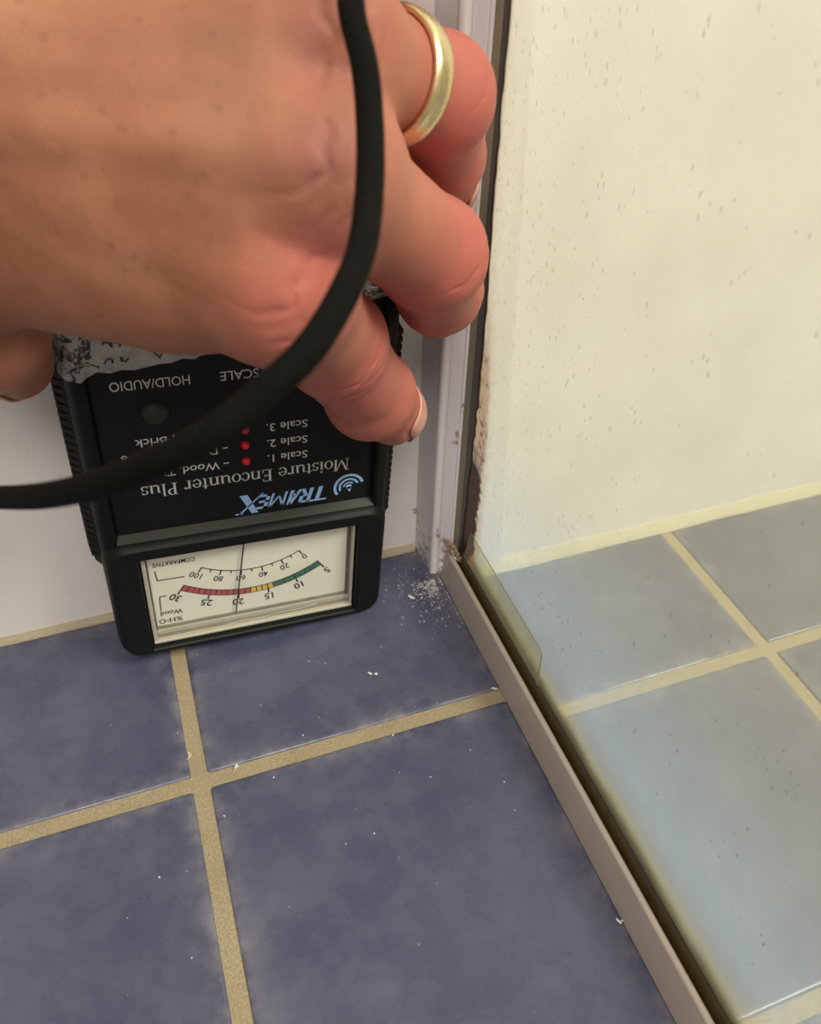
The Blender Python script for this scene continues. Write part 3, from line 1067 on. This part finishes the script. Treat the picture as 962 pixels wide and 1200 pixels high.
PALM = []
for nm, base, r0, r1 in (('idxM', V3(-110, -49, 164), 12.5, 12.0), ('midM', V3(-114, -50, 181), 13.0, 12.3), ('rngM', V3(-118, -47, 194), 12.5, 11.6), ('litM', V3(-120, -39, 205), 12.0, 10.5)):
    PALM.append((base, J[nm], r0, r1))
    PALM.append((base + PN * 10, J[nm] + PN * 12 + (base - J[nm]) * .08, 13, 11))
PALM.append((V3(-114, -44, 157), V3(-76, -66, 152), 14, 11))          # thenar to index side
for a_, b_ in (('idxM', 'midM'), ('midM', 'rngM')):
    m_ = (J[a_] + J[b_]) / 2
    PALM.append((V3(-112, -48, {'idxM': 173, 'midM': 188}[a_]), m_ + PN * 3.2 - unit_(m_ - V3(-112, -48, 180)) * 9, 13.0, 11.5))
PALM.append((J['wr'], J['wr'] + V3(12, -4, 6), 21, 20))
FING = {
    'idx': (['idxM', 'idxP', 'idxD', 'idxT'], [11.8, 11.2, 10.9, 9.4]),
    'mid': (['midM', 'midP', 'midD', 'midT'], [11.2, 10.9, 9.8, 8.3]),
    'rng': (['rngM', 'rngP', 'rngD', 'rngT'], [10.2, 10.2, 9.2, 7.9]),
    'lit': (['litM', 'litP', 'litD', 'litT'], [9.6, 8.6, 7.8, 6.8]),
    'th': (['thC', 'thM', 'thI', 'thT'], [16, 13.5, 11.2, 9.6]),
}


def hand_sdf(p):
    d = None
    for a, b, r1, r2 in PALM:
        c = cone(p, a, b, r1, r2)
        d = c if d is None else smin(d, c, 11.0)
    # knuckle heads
    for nm, r in (('idxM', 12.6), ('midM', 12.2), ('rngM', 12.0)):
        c = np.linalg.norm(p - (J[nm] - PN * 0.8), axis=1) - r
        d = smin(d, c, 4.0)
    # forearm
    fa = cone(p, J['wr'] + V3(-14, -3, 8), J['elb'], 24, 40)
    fa = smin(fa, cone(p, J['wr'] + V3(-14, 2, 2), J['wr'] + V3(8, -2, 4), 22, 20), 8)
    d = smin(d, fa, 14)
    # tendons
    for nm, base in (('idxM', V3(-112, -58, 176)), ('midM', V3(-116, -61, 184)), ('rngM', V3(-120, -58, 194))):
        c = cone(p, base, J[nm] - PN * 9.5, 1.5, 2.2)
        d = smin(d, c, 5.0)
    out = None
    for key, (js, rs) in FING.items():
        pts = [J[j] for j in js]
        f = chain(p, pts, rs, 3.0)
        # joint bulge
        for j, r in ((1, rs[1] + .35), (2, rs[2] + .25)):
            f = smin(f, np.linalg.norm(p - pts[j], axis=1) - r, 3.0)
        # finger pulp on the palm side of the tip
        g = smin(d, f, 6.0 if key != 'th' else 8.0)
        out = g if out is None else np.minimum(out, g)
    return out


def hand_grid():
    lo = V3(-320, -175, 78); hi = V3(16, 8, 345)
    hc = 6.0
    n = np.ceil((hi - lo) / hc).astype(int) + 1
    ax = [lo[i] + hc * np.arange(n[i]) for i in range(3)]
    gpts = np.stack(np.meshgrid(*ax, indexing='ij'), -1).reshape(-1, 3)
    dc = hand_sdf(gpts).reshape(n)
    sub = 5; h = hc / sub
    nf = (n - 1) * sub + 1
    near = np.abs(dc) < 9.0
    # coarse cells whose any corner is near
    cell = np.zeros(n - 1, bool)
    for dx in (0, 1):
        for dy in (0, 1):
            for dz in (0, 1):
                cell |= near[dx:n[0] - 1 + dx, dy:n[1] - 1 + dy, dz:n[2] - 1 + dz]
    F = np.repeat(np.repeat(np.repeat(dc[:-1, :-1, :-1], sub, 0), sub, 1), sub, 2)
    F = np.pad(F, ((0, 1), (0, 1), (0, 1)), mode='edge').astype(np.float32)
    m = np.repeat(np.repeat(np.repeat(cell, sub, 0), sub, 1), sub, 2)
    m = np.pad(m, ((0, 1), (0, 1), (0, 1)), mode='edge')
    m[1:] |= m[:-1]; m[:, 1:] |= m[:, :-1]; m[:, :, 1:] |= m[:, :, :-1]
    idx = np.argwhere(m)
    vals = np.empty(len(idx), np.float32)
    for i in range(0, len(idx), 200000):
        vals[i:i + 200000] = hand_sdf(lo + h * idx[i:i + 200000])
    F[m] = vals
    return F, lo, h


def surface_nets(F, lo, h):
    S = F < 0
    n = np.array(F.shape)
    c = np.zeros(n - 1, np.int8)
    for dx in (0, 1):
        for dy in (0, 1):
            for dz in (0, 1):
                c += S[dx:n[0] - 1 + dx, dy:n[1] - 1 + dy, dz:n[2] - 1 + dz]
    act = (c > 0) & (c < 8)
    ids = np.full(act.shape, -1, np.int64)
    cells = np.argwhere(act)
    ids[act] = np.arange(len(cells))
    acc = np.zeros((len(cells), 3)); cnt = np.zeros(len(cells))
    corners = [(a, b, d) for a in (0, 1) for b in (0, 1) for d in (0, 1)]
    for a in corners:
        for ax in range(3):
            if a[ax]: continue
            b = list(a); b[ax] = 1
            fa = F[cells[:, 0] + a[0], cells[:, 1] + a[1], cells[:, 2] + a[2]]
            fb = F[cells[:, 0] + b[0], cells[:, 1] + b[1], cells[:, 2] + b[2]]
            x = (fa < 0) != (fb < 0)
            t = np.where(x, fa / np.where(x, fa - fb, 1), 0)
            pt = np.tile(np.array(a, float), (len(cells), 1)); pt[:, ax] += t
            acc[x] += pt[x]; cnt[x] += 1
    verts = lo + h * (cells + acc / cnt[:, None])
    quads = []
    for ax in range(3):
        o1, o2 = [i for i in range(3) if i != ax]
        sl0 = [slice(None)] * 3; sl1 = [slice(None)] * 3
        sl0[ax] = slice(0, -1); sl1[ax] = slice(1, None)
        A = S[tuple(sl0)]; B = S[tuple(sl1)]
        e = np.argwhere(A != B)
        e = e[(e[:, o1] > 0) & (e[:, o2] > 0) & (e[:, o1] < n[o1] - 1) & (e[:, o2] < n[o2] - 1)]
        q = []
        for s1, s2 in ((-1, -1), (0, -1), (0, 0), (-1, 0)):
            cc = e.copy(); cc[:, o1] += s1; cc[:, o2] += s2
            q.append(ids[cc[:, 0], cc[:, 1], cc[:, 2]])
        q = np.stack(q, 1)
        inside = A[e[:, 0], e[:, 1], e[:, 2]]
        flip = inside if ax != 1 else ~inside
        q[~flip] = q[~flip][:, ::-1]
        quads.append(q)
    return verts, np.concatenate(quads)


def gradient(p, e=0.4):
    g = np.stack([hand_sdf(p + e * np.eye(3)[i]) - hand_sdf(p - e * np.eye(3)[i]) for i in range(3)], 1)
    return g / (np.linalg.norm(g, axis=1, keepdims=True) + 1e-9)


def subdivide_quads(v, q):
    e = np.sort(np.concatenate([q[:, [0, 1]], q[:, [1, 2]], q[:, [2, 3]], q[:, [3, 0]]]), 1)
    ue, inv = np.unique(e, axis=0, return_inverse=True)
    inv = inv.reshape(4, -1) + len(v)
    mids = (v[ue[:, 0]] + v[ue[:, 1]]) / 2
    cen = v[q].mean(1); ci = len(v) + len(ue) + np.arange(len(q))
    nv = np.concatenate([v, mids, cen])
    nq = np.concatenate([np.stack([q[:, i], inv[i], ci, inv[i - 1]], 1) for i in range(4)])
    return nv, nq


F, lo, hh = hand_grid()
hv, hq = surface_nets(F, lo, hh)
for _ in range(2):
    hv = hv - gradient(hv) * hand_sdf(hv)[:, None] * 0.9
# refine only the hand, where wrinkles live
cz = hv[hq].mean(1)
hv, hq = subdivide_quads(hv, hq)
nrm = gradient(hv)
hv = hv - nrm * hand_sdf(hv)[:, None] * 0.9
nrm = gradient(hv)

disp = np.zeros(len(hv)); red = np.zeros(len(hv))


def unit(a): return a / np.linalg.norm(a)


def creases(c, axis, dors, offs, amp, wid, reach, curve=0.02, lat_reach=8.0):
    """skin folds running across a joint, on its back only"""
    axis = unit(axis); dors = unit(dors - axis * (dors @ axis)); lat = np.cross(axis, dors)
    r = hv - c
    s = r @ axis; l = r @ lat; d_ = r @ dors
    side = np.clip((nrm @ dors - 0.1) / 0.5, 0, 1) * np.exp(-(l / lat_reach) ** 4) * np.exp(-(np.linalg.norm(r, axis=1) / reach) ** 6)
    for k_, o_ in enumerate(offs):
        wob = 0.5 * np.sin(l * 0.55 + k_ * 2.1) + 0.3 * np.sin(l * 1.3 + k_)
        disp[:] -= side * amp * (0.6 + 0.4 * math.sin(k_ * 2.7 + 1)) * np.exp(-((s - o_ - curve * l * l * (1 if o_ > 0 else -1) - wob) / wid) ** 2)


OUT = -PN
for f, amp in (('idx', .62), ('mid', .70), ('rng', .55), ('lit', .4)):
    M_, P_, D_ = J[f + 'M'], J[f + 'P'], J[f + 'D']
    ax = unit(P_ - M_) + unit(D_ - P_)
    bis = unit(unit(P_ - M_) - unit(D_ - P_)) if f in ('mid', 'rng', 'lit') else OUT
    creases(P_, ax, bis + 0.2 * OUT, (-3.4, -1.6, 0.1, 1.6, 3.2), amp, 0.42, 17)
    creases(D_, J[f + 'T'] - P_, V3(.8, -.5, .1), (-1.2, 0.4, 1.7), .45, 0.4, 12)
    # knuckle folds on the back of the hand
    creases(M_ - PN * 8, P_ - M_, OUT, (-5, -2.6, -.6, 1.5, 3.6), 0.50, 0.65, 17, 0.01)
    red += 0.85 * np.exp(-(np.linalg.norm(hv - P_, axis=1) / 17) ** 2) + 0.55 * np.exp(-(np.linalg.norm(hv - D_, axis=1) / 16) ** 2)
red += 1.0 * np.exp(-(np.linalg.norm(hv - (J['idxM'] - PN * 10 + V3(2, 0, -2)), axis=1) / 13) ** 2)
red += 0.45 * np.exp(-(np.linalg.norm(hv - (J['midM'] - PN * 8 + V3(3, 0, 0)), axis=1) / 14) ** 2)
red += 0.4 * np.exp(-(np.linalg.norm(hv - (J['rngM'] - PN * 8), axis=1) / 14) ** 2)
red += 0.6 * np.exp(-(np.linalg.norm(hv - J['thI'], axis=1) / 16) ** 2)
# whole fingers are pinker than the back of the hand
fing = np.full(len(hv), 1e9)
for key, (js, rs) in FING.items():
    if key == 'th': continue
    fing = np.minimum(fing, chain(hv, [J[js[0]] * .55 + J[js[1]] * .45] + [J[j] for j in js[1:]], rs, 3))
red += 0.42 * np.clip(1 - fing / 18, 0, 1)
purple_shade = 0.9 * np.exp(-(np.linalg.norm(hv - (J['midM'] - PN * 11), axis=1) / 9) ** 2) + 0.8 * np.exp(-(np.linalg.norm(hv - (J['rngM'] - PN * 9), axis=1) / 9) ** 2) \
    + 0.6 * np.exp(-(np.linalg.norm(hv - (J['idxM'] + V3(0, -8, -9)), axis=1) / 7) ** 2)  # purple knuckle skin; last term paints the shadow under the index knuckle
# soft unevenness of the flesh
lump = np.array([noise.noise((a * .07, b * .07, c * .07)) + .5 * noise.noise((a * .2, b * .2, c * .2)) for a, b, c in hv[:: 1]]) if len(hv) < 500000 else 0
disp += 0.28 * lump
# groove round the index and thumb nails
NAILS = []


def nail_frame(tip, prev, up):
    ax = unit(tip - prev); up = unit(up - ax * (up @ ax)); lat = np.cross(ax, up)
    return ax, up, lat


for nm, prev, up, r, ln, wd in (('idxT', 'idxD', V3(.92, -.42, .20), 9.4, 14.0, 15.5), ('midT', 'midD', V3(1, -.2, -.2), 8.3, 12, 11.5), ('rngT', 'rngD', V3(1, -.1, -.3), 7.9, 11, 11),
                                ('litT', 'litD', V3(1, 0, -.2), 6.8, 9, 9), ('thT', 'thI', V3(-.9, -.35, -.3), 9.6, 14, 14)):
    ax, up, lat = nail_frame(J[nm], J[prev], up)
    NAILS.append((nm, ax, up, lat, r, ln, wd))
    rr = hv - J[nm]
    s = rr @ ax; l = rr @ lat; d_ = rr @ up
    s0 = -5.0 + 0 * s
    e = np.maximum(np.abs(l) / (wd / 2 + .5), np.abs(s - (ln / 2 - 5.0)) / (ln / 2 + .6))
    on = (d_ > 0)
    disp -= np.where(on, 0.30 * np.exp(-((e - 1.0) / 0.07) ** 2), 0)
    disp -= np.where(on & (e < 1.0), 0.35, 0)
hv2 = hv + nrm * disp[:, None]

me = bpy.data.meshes.new('person')
ORG = V3(-70, -60, 165)
me.vertices.add(len(hv2)); me.vertices.foreach_set('co', ((hv2 - ORG) * MM).astype(np.float32).ravel())
me.loops.add(len(hq) * 4); me.loops.foreach_set('vertex_index', hq.astype(np.int32).ravel())
me.polygons.add(len(hq)); me.polygons.foreach_set('loop_start', np.arange(0, len(hq) * 4, 4, dtype=np.int32))
me.update(calc_edges=True)
me.polygons.foreach_set('use_smooth', [True] * len(hq))
at_ = me.attributes.new('redness', 'FLOAT', 'POINT'); at_.data.foreach_set('value', np.clip(red, 0, 1.3).astype(np.float32))
at_ = me.attributes.new('purple_shade', 'FLOAT', 'POINT'); at_.data.foreach_set('value', np.clip(purple_shade, 0, 1).astype(np.float32))
me.validate()


def skin_material():
    k = N('skin')
    v = k.coord()
    at = k.n('ShaderNodeAttribute'); at.attribute_name = 'redness'
    r = at.outputs['Fac']
    big = k.noise(v, 45, 4, 0.6)
    mid = k.noise(v, 190, 4, 0.6)
    c = k.mix(k.smooth(big, 0.35, 0.7), (0.335, 0.136, 0.076), (0.42, 0.190, 0.111))
    rr = k.math('ADD', r, k.math('MULTIPLY', k.math('SUBTRACT', mid, 0.5), 0.55))
    c = k.mix(k.smooth(rr, 0.10, 1.15), c, (0.45, 0.122, 0.098))
    at2 = k.n('ShaderNodeAttribute'); at2.attribute_name = 'purple_shade'
    c = k.mix(k.math('MULTIPLY', at2.outputs['Fac'], k.smooth(mid, 0.25, 0.65, 0.45, 0.85)), c, (0.26, 0.088, 0.085))
    # follicle dots on the back of the hand
    dots = k.smooth(k.voro(v, 300), 0.34, 0.08)
    gate = k.smooth(k.noise(v, 140, 2), 0.30, 0.55)
    off = k.smooth(r, 0.35, 0.08)
    c = k.mix(k.math('MULTIPLY', k.math('MULTIPLY', dots, gate), k.math('MULTIPLY', off, 0.34)), c, (0.21, 0.075, 0.042))
    c = k.mix(k.math('MULTIPLY', k.smooth(k.noise(v, 420, 3), 0.5, 0.75), 0.12), c, (0.40, 0.15, 0.10))
    cell = k.voro(v, 1500)
    fine = k.noise(v, 700, 4, 0.65)
    h = k.math('ADD', k.math('MULTIPLY', cell, 0.35), fine)
    k.set(col=c, rough=0.56, spec=0.30, sss=0.18, normal=k.bump(h, 0.18, 0.0004))
    k.bsdf.inputs['Subsurface Radius'].default_value = (1.0, 0.30, 0.16)
    k.bsdf.inputs['Subsurface Scale'].default_value = 0.0022
    return k.m


M_SKIN = skin_material()
me.materials.append(M_SKIN)
hand = bpy.data.objects.new('person', me)
COL.objects.link(hand)
hand.location = ORG * MM
tag(hand, 'left hand and forearm of a person gripping the black meter, fingers curled round its edge', 'person')

k = N('fingernail')
k.set(col=(0.66, 0.33, 0.25), rough=0.28, spec=0.5, sss=0.1)
k.bsdf.inputs['Subsurface Scale'].default_value = 0.001
M_NAIL = k.m
for nm, ax, up, lat, r, ln, wd in NAILS:
    v = []; f = []; nu, nv_ = 10, 10
    for i in range(nu + 1):
        s = -5.0 + ln * i / nu
        for j in range(nv_ + 1):
            t = -1 + 2 * j / nv_
            taper = math.sqrt(max(0.0, 1 - max(0, abs(2 * i / nu - 1)) ** 4 * 0.35))
            l = t * wd / 2 * taper
            ll = s if s < 0 else s
            # sits on the tip cone: distance from the axis
            rad = r + (0.12 * -s if s < 0 else -0.035 * s * s)
            z = math.sqrt(max(1.0, rad * rad - l * l)) - 0.15
            v.append(tuple(J[nm] + ax * s + lat * l + up * z - ORG))
    for i in range(nu):
        for j in range(nv_):
            a = i * (nv_ + 1) + j
            f.append((a, a + 1, a + nv_ + 2, a + nv_ + 1))
    o = mesh_obj('fingernail', v, f, M_NAIL, hand, True)
    fix_normals(o)
    md = o.modifiers.new('solid', 'SOLIDIFY'); md.thickness = 0.0005; md.offset = 0.0

# ------------------------------------------------------------------ gold ring
ax = unit(J['rngP'] - J['rngM'])
cen = J['rngM'] + ax * 18.5
up = unit(OUT - ax * (OUT @ ax)); lat = np.cross(ax, up)
prof = [(-2.7, 11.25), (-2.55, 11.75), (-1.5, 12.1), (0, 12.2), (1.5, 12.1), (2.55, 11.75), (2.7, 11.25), (2.4, 10.6), (0, 10.5), (-2.4, 10.6)]
n = 72; v = []; f = []
for i in range(n):
    a = 2 * PI * i / n
    dirv = up * math.cos(a) + lat * math.sin(a)
    for s, r in prof: v.append(tuple(ax * s + dirv * (r - 0.3)))
m = len(prof)
for i in range(n):
    for j in range(m):
        f.append((i * m + j, i * m + (j + 1) % m, ((i + 1) % n) * m + (j + 1) % m, ((i + 1) % n) * m + j))
k = N('brushed_pale_gold')
vv = k.coord()
a = k.noise(vv, 500, 3)
k.set(col=k.mix(a, (0.80, 0.66, 0.36), (0.86, 0.74, 0.46)), metal=1.0, rough=k.smooth(a, 0.3, 0.7, 0.24, 0.36))
band = mesh_obj('finger_ring', v, f, k.m, None, True)
fix_normals(band)
band.location = cen * MM
tag(band, 'plain pale gold wedding band worn on the ring finger', 'ring')

# ------------------------------------------------------------------ black cord hanging before the hand
CP = [(-70, -50, 268), (-52, -72, 232), (-49.7, -92.4, 211.0), (-50.7, -101.2, 204.2), (-51.6, -105.8, 200.5), (-51.8, -111.2, 196.2), (-53.0, -116.9, 191.2), (-55.4, -124.2, 186.9), (-58.7, -131.9, 183.5), (-62.9, -138.2, 181.1), (-67.8, -143.0, 178.5), (-73.0, -145.0, 175.8), (-78.6, -145.9, 172.7),
      (-84.8, -143.3, 168.4), (-91.7, -136.6, 162.0), (-99.1, -125.9, 153.8), (-106.9, -112.8, 145.0), (-117.5, -97.6, 135.7), (-136.4, -80.7, 124.6),
      (-165, -80, 140), (-215, -95, 175)]


def catmull(pts, n=8):
    P_ = [np.array(p, float) for p in pts]
    P_ = [2 * P_[0] - P_[1]] + P_ + [2 * P_[-1] - P_[-2]]
    out = []
    for i in range(1, len(P_) - 2):
        for j in range(n):
            t = j / n
            a, b, c, d = P_[i - 1:i + 3]
            out.append(0.5 * (2 * b + (c - a) * t + (2 * a - 5 * b + 4 * c - d) * t * t + (3 * b - a - 3 * c + d) * t ** 3))
    out.append(P_[-2])
    return out


path = catmull(CP, 8)
CO = V3(*CP[9]); v = []; f = []; m = 14; R0 = 1.70
tprev = None; nref = V3(0, 0, 1)
for i, p in enumerate(path):
    t = unit(path[min(i + 1, len(path) - 1)] - path[max(i - 1, 0)])
    nref = unit(nref - t * (nref @ t)) if abs(nref @ t) < .99 else unit(np.cross(t, V3(1, 0, 0)))
    b = np.cross(t, nref)
    for j in range(m):
        a = 2 * PI * j / m
        v.append(tuple(p + (nref * math.cos(a) + b * math.sin(a)) * R0 - CO))
for i in range(len(path) - 1):
    for j in range(m):
        f.append((i * m + j, i * m + (j + 1) % m, (i + 1) * m + (j + 1) % m, (i + 1) * m + j))
f.append(tuple(reversed(range(m)))); f.append(tuple((len(path) - 1) * m + j for j in range(m)))
k = N('black_braided_cord')
vv = k.coord()
b_ = k.voro(vv, 1600)
k.set(col=k.mix(k.noise(vv, 300, 3), (0.0022, 0.0022, 0.0014), (0.005, 0.005, 0.0034)), rough=0.85, spec=0.12, normal=k.bump(b_, 0.5, 0.0004))
cord = mesh_obj('cord', v, f, k.m, None, True)
fix_normals(cord)
cord.location = CO * MM
tag(cord, 'thick black cord looping in front of the hand and meter', 'cord')

# ------------------------------------------------------------------ plaster dust and flakes on the floor
def chunk(cx, cy, cz, r, flat=0.6):
    vs = []
    for a in range(7):
        d = rng.normal(size=3); d /= np.linalg.norm(d); d *= r * (.7 + .5 * rng.random()); vs.append((cx + d[0], cy + d[1], cz + abs(d[2]) * flat))
    return vs, [(0, 1, 2), (0, 2, 3), (0, 3, 4), (0, 4, 1), (1, 2, 5), (2, 3, 5), (3, 4, 6), (4, 1, 6), (1, 5, 6), (5, 3, 6)]


mb = MB()
for i in range(760):
    t = rng.random()
    if t < 0.55:
        x = 0.8 - abs(rng.normal()) * 4.0; y = -18.0 - abs(rng.normal()) * 5.5
    elif t < 0.9:
        x = -3 + rng.normal() * 8.0; y = -22 + rng.normal() * 10
    else:
        x = -120 + 120 * rng.random(); y = -4 - 130 * rng.random()
    x = min(x, 3.0); y = min(y, -2.5)
    if x > -0.5 and y > -17: continue
    r = 0.12 + 0.34 * rng.random() ** 2
    vs, fs = chunk(x, y, 0.02, r)
    mb.add(vs, fs)
k = N('plaster_dust_white')
k.set(col=(0.74, 0.71, 0.68), rough=0.9)
M_PLAS = k.m
dust = mb.build('plaster_crumbs', M_PLAS)
tag(dust, 'fine white plaster crumbs scattered on the blue tile by the frame foot', 'debris', kind='stuff')
FLK = [(-10.3, -24.0, 1.1, 'thickest white plaster flake among crumbs beside the frame foot'),
       (-34.5, -52.6, 1.3, 'white plaster flake in the middle of the tile under the meter'),
       (-96.4, -65.3, 1.4, 'white flake lying on the sandy grout line below the meter corner'),
       (2.0, -71.6, 0.9, 'tiny flake at the end of the grout line against the rail'),
       (-83.8, -73.4, 0.9, 'small white flake on the grout just right of the crossing'),
       (3.0, -150.0, 1.0, 'white flake against the beige rail near the front')]
for x, y, r, lb in FLK:
    mb = MB()
    vs, fs = chunk(0, 0, 0, r, 0.4); mb.add([(a * 1.3, b * .8, c) for a, b, c in vs], fs)
    vs, fs = chunk(r * 1.1, .3, 0, r * .6, 0.4); mb.add(vs, fs)
    o = mb.build('plaster_flake', M_PLAS)
    o.location = (x * MM, y * MM, 0.0001 if abs(x + 96) > 2 else -0.0005)
    o.rotation_euler = (0, 0, rng.random() * 6)
    tag(o, lb, 'flake', 'plaster flakes on the floor')
